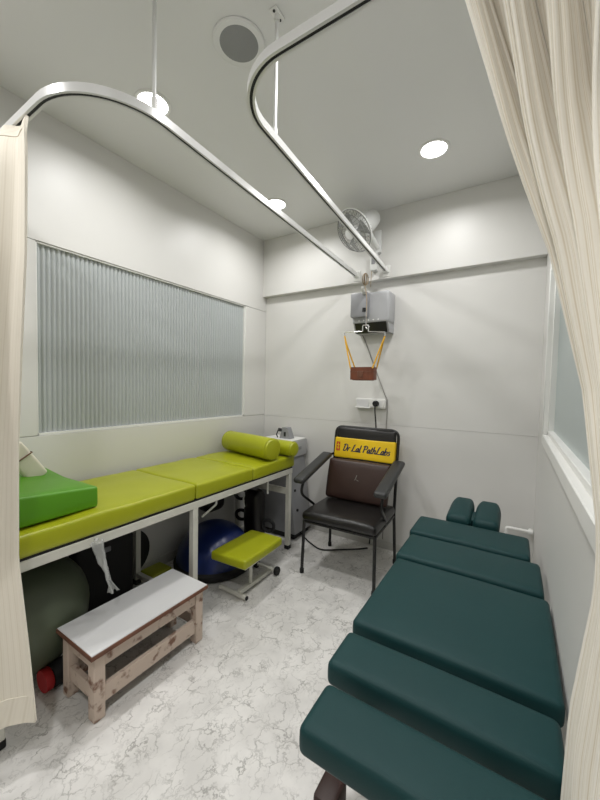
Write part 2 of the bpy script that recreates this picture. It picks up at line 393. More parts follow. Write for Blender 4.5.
def track(name, pts, rad, rod_xy, label):
    t = thing(name, (pts[0][0], pts[0][1], ZT), label, 'curtain track', 'curtain tracks')
    path = arc_corner(pts[0], pts[1], pts[2], rad)
    r = obj('rail', sweep_profile(path, PROF), 'track', t, angle=30)
    obj('slot', sweep_profile([p+Vector((0, 0, 0.002)) for p in path], [(-0.005, 0), (-0.005, 0.006), (0.005, 0.006), (0.005, 0)]), 'slot', r)
    x, y = rod_xy
    rod = obj('rod', tube([(x, y, ZT+0.033), (x, y, ZC-0.004)], 0.007), 'track', t)
    obj('rod_clamp', cyl((x, y, ZT+0.030), 0.010, 0.05, n=14, bev=0.003), 'white_frame', rod)
    br = obj('ceiling_bracket', join(box((x-0.018, y-0.03, ZC-0.006), (x+0.018, y+0.03, ZC-0.0005), 0.002, 1), cyl((x, y, ZC-0.03), 0.011, 0.026, n=12)), 'white_frame', t)
    for dy in (-0.02, 0.02): obj('screw', cyl((x, y+dy, ZC-0.009), 0.005, 0.004, n=10), 'slot', br)
    ex, ey = pts[0][0], pts[0][1]
    eb = obj('end_bracket', join(box((ex-0.022, ey-0.045, ZT-0.004), (ex+0.022, ey-0.002, ZT+0.043), 0.003, 1), box((ex-0.03, ey-0.006, ZT-0.03), (ex+0.03, ey-0.0005, ZT+0.055), 0.002, 1)), 'white_frame', t)
    return t
YBEAM = YB-0.06
trR = track('curtain_track', [(-0.918, YBEAM-0.001, ZT), (-0.80, 0.803, ZT), (XR-0.002, 0.803, ZT)], 0.20, (-0.835, 1.108), 'white bent ceiling curtain track ending above the fan, right-hand of the two')
trL = track('curtain_track', [(-1.172, YBEAM-0.001, ZT), (-1.10, 0.535, ZT), (XL+0.002, 0.535, ZT)], 0.28, (-1.115, 0.775), 'white bent ceiling curtain track leading to the left curtain')

# ------------------------------------------------------------------ curtains
def curtain(name, rows, nu, width, material, label, hem, folds, parent_xy, ring_n):
    """rows: list of (z, fn(u)->(x,y)); surface lofted over rows with smooth interpolation"""
    t = thing(name, (parent_xy[0], parent_xy[1], 0), label, 'curtain')
    V = []; F = []; UV = []; nv = len(rows)
    for r, (z, fn) in enumerate(rows):
        for i in range(nu+1):
            u = i/nu; p = fn(u); V.append(Vector((p[0], p[1], p[2] if len(p) > 2 else z))); UV.append((u*width, z))
    for r in range(nv-1):
        for i in range(nu): a = r*(nu+1)+i; F.append((a, a+1, a+nu+2, a+nu+1))
    b = MB(); b.add(V, F)
    o = obj('cloth', b, material, t, angle=180)
    uvl = o.data.uv_layers.new(name='UVMap')
    for l in o.data.loops: uvl.data[l.index].uv = UV[l.vertex_index]
    s = o.modifiers.new('thickness', 'SOLIDIFY'); s.thickness = 0.004; s.offset = 0
    return t, V, nu
def lerp(a, b, t): return a+(b-a)*t
def ipol(keys, z):
    """keys sorted by descending z: (z, value...)"""
    if z >= keys[0][0]: return keys[0][1:]
    for k in range(len(keys)-1):
        z0, z1 = keys[k][0], keys[k+1][0]
        if z <= z0 and z >= z1:
            t = (z0-z)/(z0-z1)
            return tuple(lerp(a, b, t) for a, b in zip(keys[k][1:], keys[k+1][1:]))
    return keys[-1][1:]
# right: hung across the near leg of the right track, drawn to the wall, falling over the table edge
KR = [  # z, x at near-left edge, y at that edge, x at hidden end, y at hidden end, fold depth
    (2.265, -0.150, 0.803, 0.105, 0.795, 0.036), (2.15, -0.118, 0.81, 0.11, 0.78, 0.038), (1.85, -0.033, 0.805, 0.112, 0.72, 0.034), (1.60, 0.052, 0.80, 0.118, 0.62, 0.024),
    (1.35, 0.106, 0.79, 0.121, 0.54, 0.014), (1.12, 0.124, 0.73, 0.126, 0.50, 0.007), (1.03, 0.123, 0.72, 0.126, 0.47, 0.006), (0.78, 0.108, 0.775, 0.122, 0.44, 0.009), (0.57, 0.104, 0.795, 0.122, 0.42, 0.006), (0.10, 0.104, 0.795, 0.122, 0.40, 0.006)]
def rrow(z):
    x0, y0, x1, y1, d = ipol(KR, z)
    def f(u):
        x, y = lerp(x0, x1, u), lerp(y0, y1, u); dx, dy = x1-x0, y1-y0; L_ = math.hypot(dx, dy) or 1
        nx, ny = dy/L_, -dx/L_
        ph = 2*pi*3.4*(u**0.9) + 0.15*sin(2*z) + 0.5; s = sin(ph) + 0.16*sin(2*ph+0.6) + 0.10*sin(5.3*ph+2)
        k = d*s*min(1, 0.25+u*6)
        return (min(0.129, x+nx*k), y+ny*k)
    return f
rowsR = [(z, rrow(z)) for z in [2.262-0.0432*i for i in range(51)]]
cR, vR, nuR = curtain('curtain', rowsR, 160, 1.6, 'curtain_cream', 'cream striped curtain gathered against the right wall beside the teal table', 0.1, 4, (0.1, 0.7), 0)
# left: gathered at the end of the left track, its hem pulled out past the couch corner
KL = [(2.265, -1.47, 0.530, -2.05, 0.52, 0.022), (2.16, -1.375, 0.49, -2.0, 0.45, 0.024), (2.08, -1.348, 0.482, -1.97, 0.42, 0.026), (1.77, -1.362, 0.482, -1.88, 0.34, 0.028), (1.45, -1.408, 0.482, -1.78, 0.26, 0.028), (1.11, -1.443, 0.482, -1.66, 0.17, 0.026), (0.72, -1.449, 0.480, -1.70, 0.10, 0.022), (0.43, -1.378, 0.482, -1.72, 0.08, 0.022), (0.2, -1.327, 0.482, -1.75, 0.06, 0.022)]
def lrow(z):
    x0, y0, x1, y1, d = ipol(KL, z)
    def f(u):
        x, y = lerp(x0, x1, u), lerp(y0, y1, u); dx, dy = x1-x0, y1-y0; L_ = math.hypot(dx, dy); nx, ny = dy/L_, -dx/L_
        ph = 2*pi*3.2*u+0.4*sin(2*z); k = d*(sin(ph)+0.25*sin(2.3*ph+z))*min(1, 0.15+u*3)
        return (x+nx*k, y+ny*k)
    return f
rowsL = [(z, lrow(z)) for z in [2.265-0.0413*i for i in range(51)]]
cL, vL, nuL = curtain('curtain', rowsL, 90, 1.3, 'curtain_plain', 'plain cream curtain hanging at the left in front of the couch corner', 0.2, 3, (-1.4, 0.4), 0)
# turned hems and headings
def hem_band(t, V, nu, r0, r1, name, material):
    Vv = []; F = []; n = nu+1; rows = list(range(r0, r1+1))
    for sg_ in (1, -1):
        for r in rows:
            for i in range(n):
                d = V[r*n+min(i+1, nu)]-V[r*n+max(i-1, 0)]; k = Vector((d.y, -d.x, 0)).normalized()*0.0045*sg_; Vv.append(V[r*n+i]+k)
    m_ = len(rows)*n
    for h_ in (0, m_):
        for r in range(len(rows)-1):
            for i in range(nu): a = h_+r*n+i; F.append((a, a+1, a+n+1, a+n))
    for r in (0, len(rows)-1):
        for i in range(nu): a = r*n+i; F.append((a, a+1, m_+a+1, m_+a))
    b = MB(); b.add(Vv, F); o = obj(name, b, material, t, angle=50); uvl = o.data.uv_layers.new(name='UVMap')
    for l in o.data.loops:
        co = o.data.vertices[l.vertex_index].co; uvl.data[l.index].uv = (co.x*1.5, co.z)
hem_band(cL, vL, nuL, 0, 2, 'heading_tape', 'curtain_plain')
hem_band(cL, vL, nuL, 48, 50, 'bottom_hem', 'curtain_plain')
def edge_strip(t, V, nu, material):
    rows = len(V)//(nu+1); Vv = []; k = 3
    for r in range(rows):
        a, b = V[r*(nu+1)], V[r*(nu+1)+k]; d = (b-a); n = Vector((d.y, -d.x, 0)).normalized()
        for p in (a, V[r*(nu+1)+1], V[r*(nu+1)+2], b): Vv.append(p+n*0.004)
        for p in (b, V[r*(nu+1)+2], V[r*(nu+1)+1], a): Vv.append(p-n*0.004)
    F = []
    for r in range(rows-1):
        for j in range(8): F.append((r*8+j, r*8+(j+1) % 8, (r+1)*8+(j+1) % 8, (r+1)*8+j))
    b = MB(); b.add(Vv, F); o = obj('side_hem', b, material, t, angle=50)
    uvl = o.data.uv_layers.new(name='UVMap')
    for l in o.data.loops:
        co = o.data.vertices[l.vertex_index].co; uvl.data[l.index].uv = (co.y, co.z)
edge_strip(cL, vL, nuL, 'curtain_plain')
for k in range(4):     # gliders in the track above each curtain
    obj('glider', join(cyl((-1.60-0.12*k, 0.535, ZT-0.012), 0.006, 0.02, n=8)), 'white_frame', cL)
    obj('glider', join(cyl((-0.12+0.07*k, 0.803, ZT-0.022), 0.006, 0.03, n=8)), 'white_frame', cR)

# ------------------------------------------------------------------ lime treatment couch
CX0, CX1, CY0, CY1 = -2.13, -1.535, 0.42, 2.355
RT = 0.672
co = thing('treatment_couch', ((CX0+CX1)/2, (CY0+CY1)/2, 0), 'long lime green padded treatment couch on a white steel frame', 'couch')
for x in (CX1-0.02, CX0+0.02):
    obj('rail', box((x-0.02, CY0, RT-0.042), (x+0.02, CY1, RT), 0.003, 1), 'white_metal', co)
    for y in (0.445, 1.345, 2.33):
        lg = obj('leg', box((x-0.018, y-0.018, 0.03), (x+0.018, y+0.018, RT-0.042), 0.002, 1), 'white_metal', co)
        obj('rubber_foot', box((x-0.021, y-0.021, 0), (x+0.021, y+0.021, 0.034), 0.004, 1), 'black_rubber', lg)
for y in (0.445, 1.345, 2.33):
    obj('crossbar', box((CX0+0.04, y-0.016, RT-0.042), (CX1-0.04, y+0.016, RT-0.004), 0.002, 1), 'white_metal', co)
obj('end_brace', box((CX0+0.038, 2.318, 0.455), (CX1-0.038, 2.342, 0.505), 0.002, 1), 'white_metal', co)
obj('floor_bar', box((CX0+0.038, 1.33, 0.05), (CX0+0.36, 1.36, 0.08), 0.002, 1), 'white_metal', co)
obj('mattress_board', box((CX0+0.005, CY0+0.005, RT), (CX1-0.004, CY1-0.002, RT+0.012)), 'black_rubber', co)
for a, b_ in ((CY0-0.005, 1.337), (1.343, 1.842), (1.846, CY1+0.02)):
    obj('mattress', cushion((CX0, a, RT+0.011), (CX1+0.008, b_, 0.772), 0.016, 0.006, (14, 16), 0.0045, 7.0), 'lime', co)
for y in (1.30, 1.80):
    pts = [(CX1-0.06, 1.56, RT-0.05), (CX1-0.06, 1.56, RT-0.09), (CX1-0.08, 1.46, RT-0.145)] if y < 1.5 else [(CX1-0.06, 2.02, RT-0.045), (CX1-0.06, 2.10, RT-0.05), (CX1-0.06, 2.10, RT-0.16)]
    obj('hook', tube(fillet(pts, 0.01), 0.007, 8), 'white_frame', co)

def bolster(a, b_, r, label):
    a = Vector(a); b_ = Vector(b_); d = b_-a; L_ = d.length
    t = thing('bolster', a, label, 'bolster', 'lime bolsters on the couch')
    obj('cover', lathe([(r*0.55, 0.0), (r*0.86, 0.006), (r*0.97, 0.022), (r, 0.05), (r*1.01, L_*0.5), (r, L_-0.05), (r*0.97, L_-0.022), (r*0.86, L_-0.006), (r*0.55, L_)], a, d, 36), 'lime', t)
    for s, p in ((0, a), (1, b_)):
        q = a + d*(0.02/L_ if s == 0 else 1-0.02/L_)
        ring = []
        u = d.orthogonal().normalized(); v = d.normalized().cross(u)
        ring = [q + (u*cos(2*pi*k/36)+v*sin(2*pi*k/36))*r*0.975 for k in range(36)]
        obj('piping', tube(ring, 0.003, 6, closed=True), 'lime', t)
bolster((-2.10, 2.195, 0.865), (-1.525, 2.075, 0.865), 0.084, 'lime cylindrical bolster lying across the couch, the nearer and higher of two')
bolster((-2.09, 2.345, 0.841), (-1.475, 2.295, 0.841), 0.061, 'slimmer lime bolster behind the other at the far end of the couch')

# green wedge cushion and the beige cloth on it
we = thing('wedge_cushion', (-1.82, 0.62, 0.775), 'bright green foam wedge cushion lying on the near end of the couch', 'cushion')
Mw = Matrix.Translation((-1.82, 0.62, 0.781)) @ Matrix.Rotation(radians(2), 4, 'Z')
wv = [(-0.26, -0.17), (0.225, -0.17), (0.225, 0.20), (-0.26, 0.19)]
def wedge():
    b = cushion((-0.26, -0.17, 0), (0.235, 0.20, 0.105), 0.012, 0.004, (10, 10))
    for p in b.v:
        t = max(0, (p.y+0.17)/0.37)
        if p.z > 0.05: p.z += (1-t)*0.022 - 0.012*t + 0.022*max(0, (-p.x-0.05)/0.2)
    return b.xf(Mw)
obj('foam_block', wedge(), 'green', we)
cl = thing('cloth_roll', (-1.96, 0.60, 0.915), 'small beige folded cloth tied with string on the green wedge', 'cloth')
def pad(M, w_, l_, t_): return cushion((-w_/2, -l_/2, 0), (w_/2, l_/2, t_), 0.012, 0.006, (5, 6), 0.004, 18, M=M)
Mc = Matrix(((0, 0, -1, -1.925), (0.83, 0.55, 0, 0.675), (0.55, -0.83, 0, 0.962), (0, 0, 0, 1)))
cb = obj('folded_cloth', pad(Mc, 0.085, 0.20, 0.03), 'curtain_plain', cl)
cb.data.uv_layers.new(name='UVMap')
obj('string', tube([Mc @ Vector(p) for p in [(-0.045, -0.03, -0.004), (-0.045, -0.03, 0.038), (0.045, -0.03, 0.038), (0.045, -0.03, -0.004)]], 0.003, 6, closed=True), 'edge_wood', cl)

# ------------------------------------------------------------------ worn wooden step stool
st = thing('step_stool', (-1.48, 0.965, 0), 'worn wooden step stool with white laminate top in front of the couch', 'stool')
SX0, SX1, SY0, SY1, SH = -1.625, -1.335, 0.665, 1.255, 0.292
obj('top_edge', box((SX0, SY0, SH-0.02), (SX1, SY1, SH-0.002), 0.002, 1), 'edge_wood', st)
obj('laminate_top', box((SX0+0.004, SY0+0.004, SH-0.002), (SX1-0.004, SY1-0.004, SH+0.001)), 'laminate', st)
LX0, LX1, LY0, LY1, q = SX0+0.018, SX1-0.018, SY0+0.018, SY1-0.018, 0.046
for x in (LX0, LX1-q):
    for y in (LY0, LY1-q): obj('leg', box((x, y, 0), (x+q, y+q, SH-0.02), 0.003, 1), 'old_paint', st)
for x in (LX0+0.008, LX1-0.030):
    obj('apron', box((x, LY0+q, SH-0.085), (x+0.022, LY1-q, SH-0.02), 0.002, 1), 'old_paint', st)
    obj('stretcher', box((x, LY0+q, 0.055), (x+0.022, LY1-q, 0.125), 0.002, 1), 'old_paint', st)
for y in (LY0+0.008, LY1-0.030):
    obj('apron', box((LX0+q, y, SH-0.085), (LX1-q, y+0.022, SH-0.02), 0.002, 1), 'old_paint', st)
    obj('stretcher', box((LX0+q, y, 0.075), (LX1-q, y+0.022, 0.135), 0.002, 1), 'old_paint', st)

# ------------------------------------------------------------------ lime stool on H-shaped castor base
ls = thing('padded_stool', (-1.46, 1.74, 0), 'low lime padded stool on a white H-shaped base half under the couch', 'stool')
Ml = Matrix.Translation((-1.47, 1.735, 0.235)) @ Matrix.Rotation(radians(4), 4, 'Z') @ Matrix.Rotation(radians(-2), 4, 'X')
obj('seat_pad', cushion((-0.135, -0.215, 0), (0.135, 0.215, 0.055), 0.014, 0.004, (8, 10), 0.002, M=Ml), 'lime', ls)
obj('seat_plate', box((-0.12, -0.19, -0.01), (0.12, 0.19, 0)).xf(Ml), 'white_metal', ls)
obj('post', tube([(-1.445, 1.73, 0.035), (-1.445, 1.73, 0.23)], 0.013), 'white_metal', ls)
obj('spine', box((-1.462, 1.615, 0.012), (-1.43, 1.955, 0.04), 0.003, 1), 'white_metal', ls)
fb = obj('foot_bar', tube([(-1.60, 1.61, 0.018), (-1.375, 1.61, 0.018)], 0.016), 'white_metal', ls)
obj('end_cap', cyl((-1.376, 1.61, 0.018), 0.013, 0.006, (1, 0, 0), 12), 'black_rubber', fb)
fb = obj('foot_bar', tube([(-1.575, 1.955, 0.03), (-1.40, 1.955, 0.03)], 0.012), 'white_metal', ls)
for x in (-1.575, -1.392): obj('castor', cyl((x-0.014, 1.955, 0.03), 0.03, 0.028, (1, 0, 0), 20, 0.006), 'black_rubber', ls)

# ------------------------------------------------------------------ black armchair
ch = thing('armchair', (-1.0, 2.34, 0), 'black metal armchair with padded vinyl seat against the back wall', 'chair')
Rc = Matrix.Translation((-1.005, 2.34, 0)) @ Matrix.Rotation(radians(2.0), 4, 'Z')
def T(p): return Rc @ Vector(p)
def ct(name, pts, r=0.0115, rad=0.04, parent=ch, m_='black_metal'): return obj(name, tube([T(p) for p in fillet(pts, rad)], r), m_, parent)
hw = 0.262
for s in (-1, 1):
    l = ct('leg', [(s*0.268, -0.245, 0.0), (s*0.262, -0.232, 0.385)]); obj('foot_cap', tube([T((s*0.268, -0.245, 0.0)), T((s*0.2675, -0.244, 0.03))], 0.016), 'black_rubber', l)
    l = ct('leg', [(s*0.275, 0.245, 0.0), (s*0.262, 0.225, 0.40)]); obj('foot_cap', tube([T((s*0.275, 0.245, 0.0)), T((s*0.2745, 0.244, 0.03))], 0.016), 'black_rubber', l)
ct('seat_frame', [(-hw, -0.232, 0.375), (hw, -0.232, 0.375), (hw, 0.225, 0.375), (-hw, 0.225, 0.375), (-hw, -0.20, 0.375)], 0.010, 0.02)
ct('back_frame', [(-hw, 0.225, 0.39), (-0.262, 0.245, 0.55), (-0.262, 0.30, 1.015), (0.262, 0.30, 1.015), (0.262, 0.245, 0.55), (hw, 0.225, 0.39)], 0.0115, 0.06)
obj('seat', cushion((-0.276, -0.255, 0.385), (0.272, 0.225, 0.452), 0.026, 0.014, (10, 10), 0.004, 8, M=Rc), 'black_vinyl', ch)
tb = math.atan2(0.058, 0.43)
Mb = Rc @ Matrix.Translation((0, 0.236, 0.58)) @ Matrix.Rotation(-tb, 4, 'X') @ Matrix.Rotation(radians(90), 4, 'X')   # local x across, y up the back, z toward the front
bk = obj('backrest', cushion((-0.245, 0.0, -0.022), (0.245, 0.438, 0.024), 0.02, 0.008, (10, 10), 0.003, 8, M=Mb), 'black_vinyl', ch)
sg = obj('sign_band', cushion((-0.250, 0.185, -0.0275), (0.250, 0.352, 0.0345), 0.012, 0.0, (8, 4), M=Mb), 'banner', ch)
sg['label'] = 'yellow printed band with dark script lettering round the backrest'
def text_mesh(name, body, size, M, material, parent, shear=0.0, bold=0.0):
    cu = bpy.data.curves.new(name, 'FONT'); cu.body = body; cu.size = size; cu.shear = shear; cu.offset = bold; cu.extrude = 0.0006; cu.align_x = 'LEFT'; cu.resolution_u = 3
    o = bpy.data.objects.new(name, cu); C.objects.link(o); bpy.context.view_layer.update()
    me = bpy.data.meshes.new_from_object(o.evaluated_get(bpy.context.evaluated_depsgraph_get())); C.objects.unlink(o); bpy.data.objects.remove(o)
    me.transform(Matrix.Translation(-parent_loc(parent)) @ M); me.materials.clear(); me.materials.append(MATS[material])
    t = bpy.data.objects.new(name, me); C.objects.link(t); t.parent = parent; return t
# brush-script lettering drawn as strokes: each letter is a list of polylines in a unit box, slanted
GL = {
 'D': (0.66, [[(0.22, 0.9), (0.16, 0.45), (0.12, 0.04)], [(0.02, 0.82), (0.25, 0.95), (0.5, 0.85), (0.6, 0.55), (0.5, 0.2), (0.28, 0.0), (0.05, 0.06)]]),
 'r': (0.36, [[(0.06, 0.48), (0.08, 0.25), (0.06, 0.0)], [(0.08, 0.3), (0.18, 0.47), (0.3, 0.5), (0.33, 0.4)]]),
 'L': (0.62, [[(0.42, 0.95), (0.28, 0.9), (0.2, 0.6), (0.12, 0.2), (0.02, 0.02), (0.2, 0.06), (0.4, 0.0), (0.6, 0.1)]]),
 'a': (0.46, [[(0.36, 0.44), (0.22, 0.52), (0.06, 0.32), (0.05, 0.1), (0.14, 0.0), (0.28, 0.16), (0.36, 0.46), (0.32, 0.1), (0.38, 0.0), (0.48, 0.08)]]),
 'l': (0.26, [[(0.14, 0.95), (0.09, 0.5), (0.07, 0.08), (0.14, 0.0), (0.24, 0.08)]]),
 'P': (0.60, [[(0.2, 0.9), (0.14, 0.45), (0.08, 0.0)], [(0.0, 0.8), (0.25, 0.96), (0.5, 0.85), (0.52, 0.62), (0.36, 0.46), (0.16, 0.46)]]),
 't': (0.30, [[(0.15, 0.82), (0.1, 0.4), (0.09, 0.08), (0.16, 0.0), (0.27, 0.08)], [(0.0, 0.54), (0.28, 0.58)]]),
 'h': (0.48, [[(0.12, 0.95), (0.08, 0.5), (0.05, 0.0)], [(0.07, 0.28), (0.2, 0.48), (0.33, 0.46), (0.32, 0.2), (0.32, 0.02), (0.46, 0.08)]]),
 'b': (0.44, [[(0.1, 0.95), (0.07, 0.5), (0.06, 0.06), (0.2, 0.0), (0.36, 0.2), (0.34, 0.44), (0.22, 0.5), (0.08, 0.3)]]),
 's': (0.36, [[(0.3, 0.46), (0.18, 0.5), (0.1, 0.4), (0.24, 0.22), (0.24, 0.06), (0.1, 0.0), (0.02, 0.06)]]),
 ' ': (0.26, [])}
def script(body, height, M, material, parent):
    x = 0; bs = []
    for chh in body:
        wd, strokes = GL[chh]
        for s in strokes:
            P = smooth_path([(x+a+0.22*b, b, 0) for a, b in s], 4); V = []; F = []
            for i, p in enumerate(P):
                tdir = (P[min(i+1, len(P)-1)]-P[max(0, i-1)]).normalized(); nn = Vector((-tdir.y, tdir.x, 0))
                hw_ = 0.042+0.038*abs(tdir.y)
                V += [p+nn*hw_, p-nn*hw_, p-nn*hw_+Vector((0, 0, 0.02)), p+nn*hw_+Vector((0, 0, 0.02))]
            for i in range(len(P)-1):
                for j in range(4): F.append((i*4+j, i*4+(j+1) % 4, (i+1)*4+(j+1) % 4, (i+1)*4+j))
            F.append((0, 1, 2, 3)); k = (len(P)-1)*4; F.append((k+3, k+2, k+1, k))
            q_ = MB(); q_.add(V, F); bs.append(q_)
        x += wd
    b = join(*bs); b.xf(M @ Matrix.Scale(height, 4)); o = obj('lettering', b, material, parent, smooth=False); return o, x*height
sc_ = 0.058
script('Dr Lal PathLabs', sc_, Mb @ Matrix.Translation((-0.176, 0.245, 0.0348)) @ Matrix.Diagonal((1.02, 1, 1, 1)), 'ink', sg)
obj('emblem', box((-0.232, 0.240, 0.0346), (-0.200, 0.314, 0.0358)).xf(Mb), 'red_print', sg)
obj('emblem_mark', join(box((-0.226, 0.284, 0.0358), (-0.206, 0.292, 0.0363)), box((-0.226, 0.262, 0.0358), (-0.206, 0.268, 0.0363)), box((-0.219, 0.250, 0.0358), (-0.213, 0.304, 0.0363))).xf(Mb), 'banner', sg)
for s in (-1, 1):
    ax = s*0.296
    ap = obj('armrest', cushion((ax-0.043, -0.285, -0.018), (ax+0.043, 0.215, 0.022), 0.017, 0.003, (4, 10), M=Rc @ Matrix.Translation((0, 0, 0.735)) @ Matrix.Rotation(radians(14.5), 4, 'X')), 'armrest', ch)
    ct('arm_tube', [(s*0.264, 0.262, 0.79), (ax, 0.20, 0.775), (ax, -0.19, 0.668), (ax, -0.235, 0.57), (s*0.275, -0.05, 0.44), (s*0.262, -0.02, 0.38)], 0.010, 0.05)
# brown cushion leaning on the backrest
cu = thing('cushion', (-0.99, 2.42, 0.46), 'dark brown leather cushion leaning on the black armchair', 'cushion')
Mq = Rc @ Matrix.Translation((-0.012, 0.115, 0.467)) @ Matrix.Rotation(-radians(13), 4, 'X') @ Matrix.Rotation(radians(90), 4, 'X')
obj('cover', cushion((-0.248, 0, -0.03), (0.248, 0.305, 0.02), 0.018, 0.02, (10, 8), 0.004, 9, M=Mq), 'brown_leather', cu)
obj('scuff', join(bar((0.0, 0.16, 0.054), (0.014, 0.20, 0.0555), 0.004, 0.002), bar((0.012, 0.165, 0.0545), (0.03, 0.158, 0.0545), 0.003, 0.002)).xf(Mq), 'cable_grey', cu)

# ------------------------------------------------------------------ teal treatment table
bt = thing('treatment_table', (-0.16, 1.35, 0), 'dark teal sectioned treatment table along the right wall', 'treatment table')
ZB = 0.6
secs = [(-0.452, 0.085, 1.835, 2.09, 0.0), (-0.436, 0.118, 1.535, 1.80, 0.0), (-0.42, 0.130, 1.01, 1.508, 0.0), (-0.410, 0.116, 0.815, 0.968, 0.0), (-0.380, 0.093, 0.622, 0.765, 0.0)]
for x0, x1, y0, y1, dz in secs:
    obj('pad', cushion((x0, y0, ZB-0.068+dz), (x1, y1, ZB+dz), 0.017, 0.006, (10, 8), 0.002, 6), 'teal', bt)
for x in (-0.31, -0.02):
    obj('side_rail', box((x-0.02, 0.68, ZB-0.115), (x+0.02, 2.05, ZB-0.073), 0.003, 1), 'white_metal', bt)
for y in (1.02, 1.95):
    obj('crossbar', box((-0.29, y-0.02, ZB-0.112), (-0.04, y+0.02, ZB-0.076), 0.003, 1), 'white_metal', bt)
    for x in (-0.31, -0.02):
        lg = obj('leg', box((x-0.02, y-0.02, 0.02), (x+0.02, y+0.02, ZB-0.115), 0.003, 1), 'white_metal', bt); obj('rubber_foot', box((x-0.024, y-0.024, 0), (x+0.024, y+0.024, 0.024), 0.004, 1), 'black_rubber', lg)
# head rest: two pads on a yoke
Mh0 = Matrix.Translation((0, 2.13, ZB-0.055)) @ Matrix.Rotation(radians(5), 4, 'X')
for cx in (-0.255, -0.113):
    b = cushion((-0.064, 0.0, 0.0), (0.064, 0.33, 0.075), 0.026, 0.008, (6, 10))
    for p in b.v:
        if p.y > 0.2:
            t = (p.y-0.2)/0.13; p.x *= max(0.25, 1-0.28*t**2.6)
    obj('face_pad', b.xf(Mh0 @ Matrix.Translation((cx, 0, 0))), 'teal', bt)
obj('face_pad_bridge', cushion((-0.199, 0.05, 0.0), (-0.169, 0.18, 0.055), 0.01, 0, (2, 3), M=Mh0), 'teal', bt)
obj('headrest_yoke', join(box((-0.26, 2.03, ZB-0.10), (-0.24, 2.40, ZB-0.08)), box((-0.09, 2.03, ZB-0.10), (-0.07, 2.40, ZB-0.08)), box((-0.26, 2.20, ZB-0.10), (-0.07, 2.22, ZB-0.06))), 'white_metal', bt)

# pipe stub on the back wall
pp = thing('wall_pipe', (0.05, YB, 0.41), 'thin white pipe stub on the back wall beside the headrest', 'pipe')
obj('pipe', tube(fillet([(0.125, YB-0.05, 0.405), (-0.02, YB-0.05, 0.405), (-0.02, YB-0.05, 0.12), (-0.02, YB-0.004, 0.12)], 0.012), 0.011), 'white_frame', pp)
obj('pipe_clip', join(cyl((0.105, YB-0.05, 0.405), 0.018, 0.026, (1, 0, 0), 14), tube([(0.118, YB-0.05, 0.405), (0.118, YB-0.002, 0.405)], 0.009)), 'white_frame', pp)

# wooden block by the table end
tag(obj('wooden_block', box((-0.475, 0.87, 0), (-0.40, 0.97, 0.12), 0.014, 2), 'dark_wood'), 'worn dark brown wooden block on the floor below the teal table end', 'block')

# ------------------------------------------------------------------ wall traction unit and sling
tu = thing('traction_unit', (-1.04, YB, 1.80), 'grey wall-mounted traction box with dark control panel under the beam', 'traction unit')
bx0, bx1 = -1.165, -0.855
yf = 2.63
obj('housing', box((bx0, yf, 1.86), (bx1, YB-0.001, 2.108), 0.022, 3), 'grey_shell', tu)
obj('lower_housing', prism([(yf+0.006, 1.885), (YB-0.001, 1.885), (YB-0.001, 1.79), (yf+0.055, 1.79)], bx1-bx0-0.02, 'yz', bx0+0.01), 'grey_shell', tu)
pn = obj('control_panel', bar(((bx0+bx1)/2, yf+0.010, 1.868), ((bx0+bx1)/2, yf+0.052, 1.790), bx1-bx0-0.05, 0.010), 'panel_black', tu)
for k in range(5): obj('button', cyl((-1.10+0.04*k, yf-0.004, 1.885), 0.006, 0.008, (0, 1, 0), 8), 'white_frame', tu)
obj('motor_cover', box((-1.16, yf-0.05, 1.905), (-1.015, yf+0.005, 2.10), 0.012, 2), 'grey_dark', tu)
pl = obj('pulley_arm', join(bar((-1.07, yf+0.03, 2.10), (-1.02, yf-0.12, 2.10), 0.03, 0.045, bev=0.005), cyl((-1.035, yf-0.12, 2.105), 0.02, 0.022, (1, 0, 0), 16)), 'white_frame', tu)
obj('cord_guide', cyl((-1.02, yf-0.10, 1.93), 0.014, 0.03, (0, 0, 1), 12), 'panel_black', tu)
sl = thing('traction_sling', (-0.99, 2.49, 1.40), 'brown leather neck traction sling hanging on yellow straps from a steel bar', 'sling')
SYY = 2.49
obj('rope', tube(smooth_path([(-0.985, SYY, 1.80), (-0.984, SYY, 1.9), (-0.985, SYY, 2.02), (-1.0, SYY-0.005, 2.12), (-1.005, SYY, 2.20)]), 0.0035, 6), 'rope', sl)
loops = []
for k in range(3):
    a = 0.5+1.0*k
    loops.append(tube([Vector((-1.0+0.022*cos(t)*cos(a), SYY+0.022*cos(t)*sin(a), 2.165+0.045*sin(t))) for t in [2*pi*j/20 for j in range(20)]], 0.0035, 6, closed=True))
obj('rope_coil', join(*loops), 'rope', sl)
obj('spreader_bar', tube(fillet([(-1.16, SYY, 1.745), (-1.16, SYY, 1.778), (-1.01, SYY, 1.774), (-1.01, SYY, 1.82), (-0.965, SYY, 1.82), (-0.965, SYY, 1.770), (-0.835, SYY, 1.758), (-0.835, SYY, 1.725)], 0.008, 4), 0.0045, 8), 'chrome', sl)
obj('hook', tube(fillet([(-0.985, SYY, 1.93), (-0.985, SYY, 1.80), (-0.975, SYY, 1.79), (-0.955, SYY, 1.81)], 0.006, 4), 0.004, 8), 'chrome', sl)
for ex, ez, px in ((-1.16, 1.748, -1.082), (-0.835, 1.728, -0.908)):
    for dy in (-0.045, 0.045):
        obj('strap', tube(smooth_path([(ex, SYY, ez), (lerp(ex, px, 0.3), SYY+dy*0.25, 1.66), (px, SYY+dy, 1.49)]), 0.006, 6), 'strap', sl)
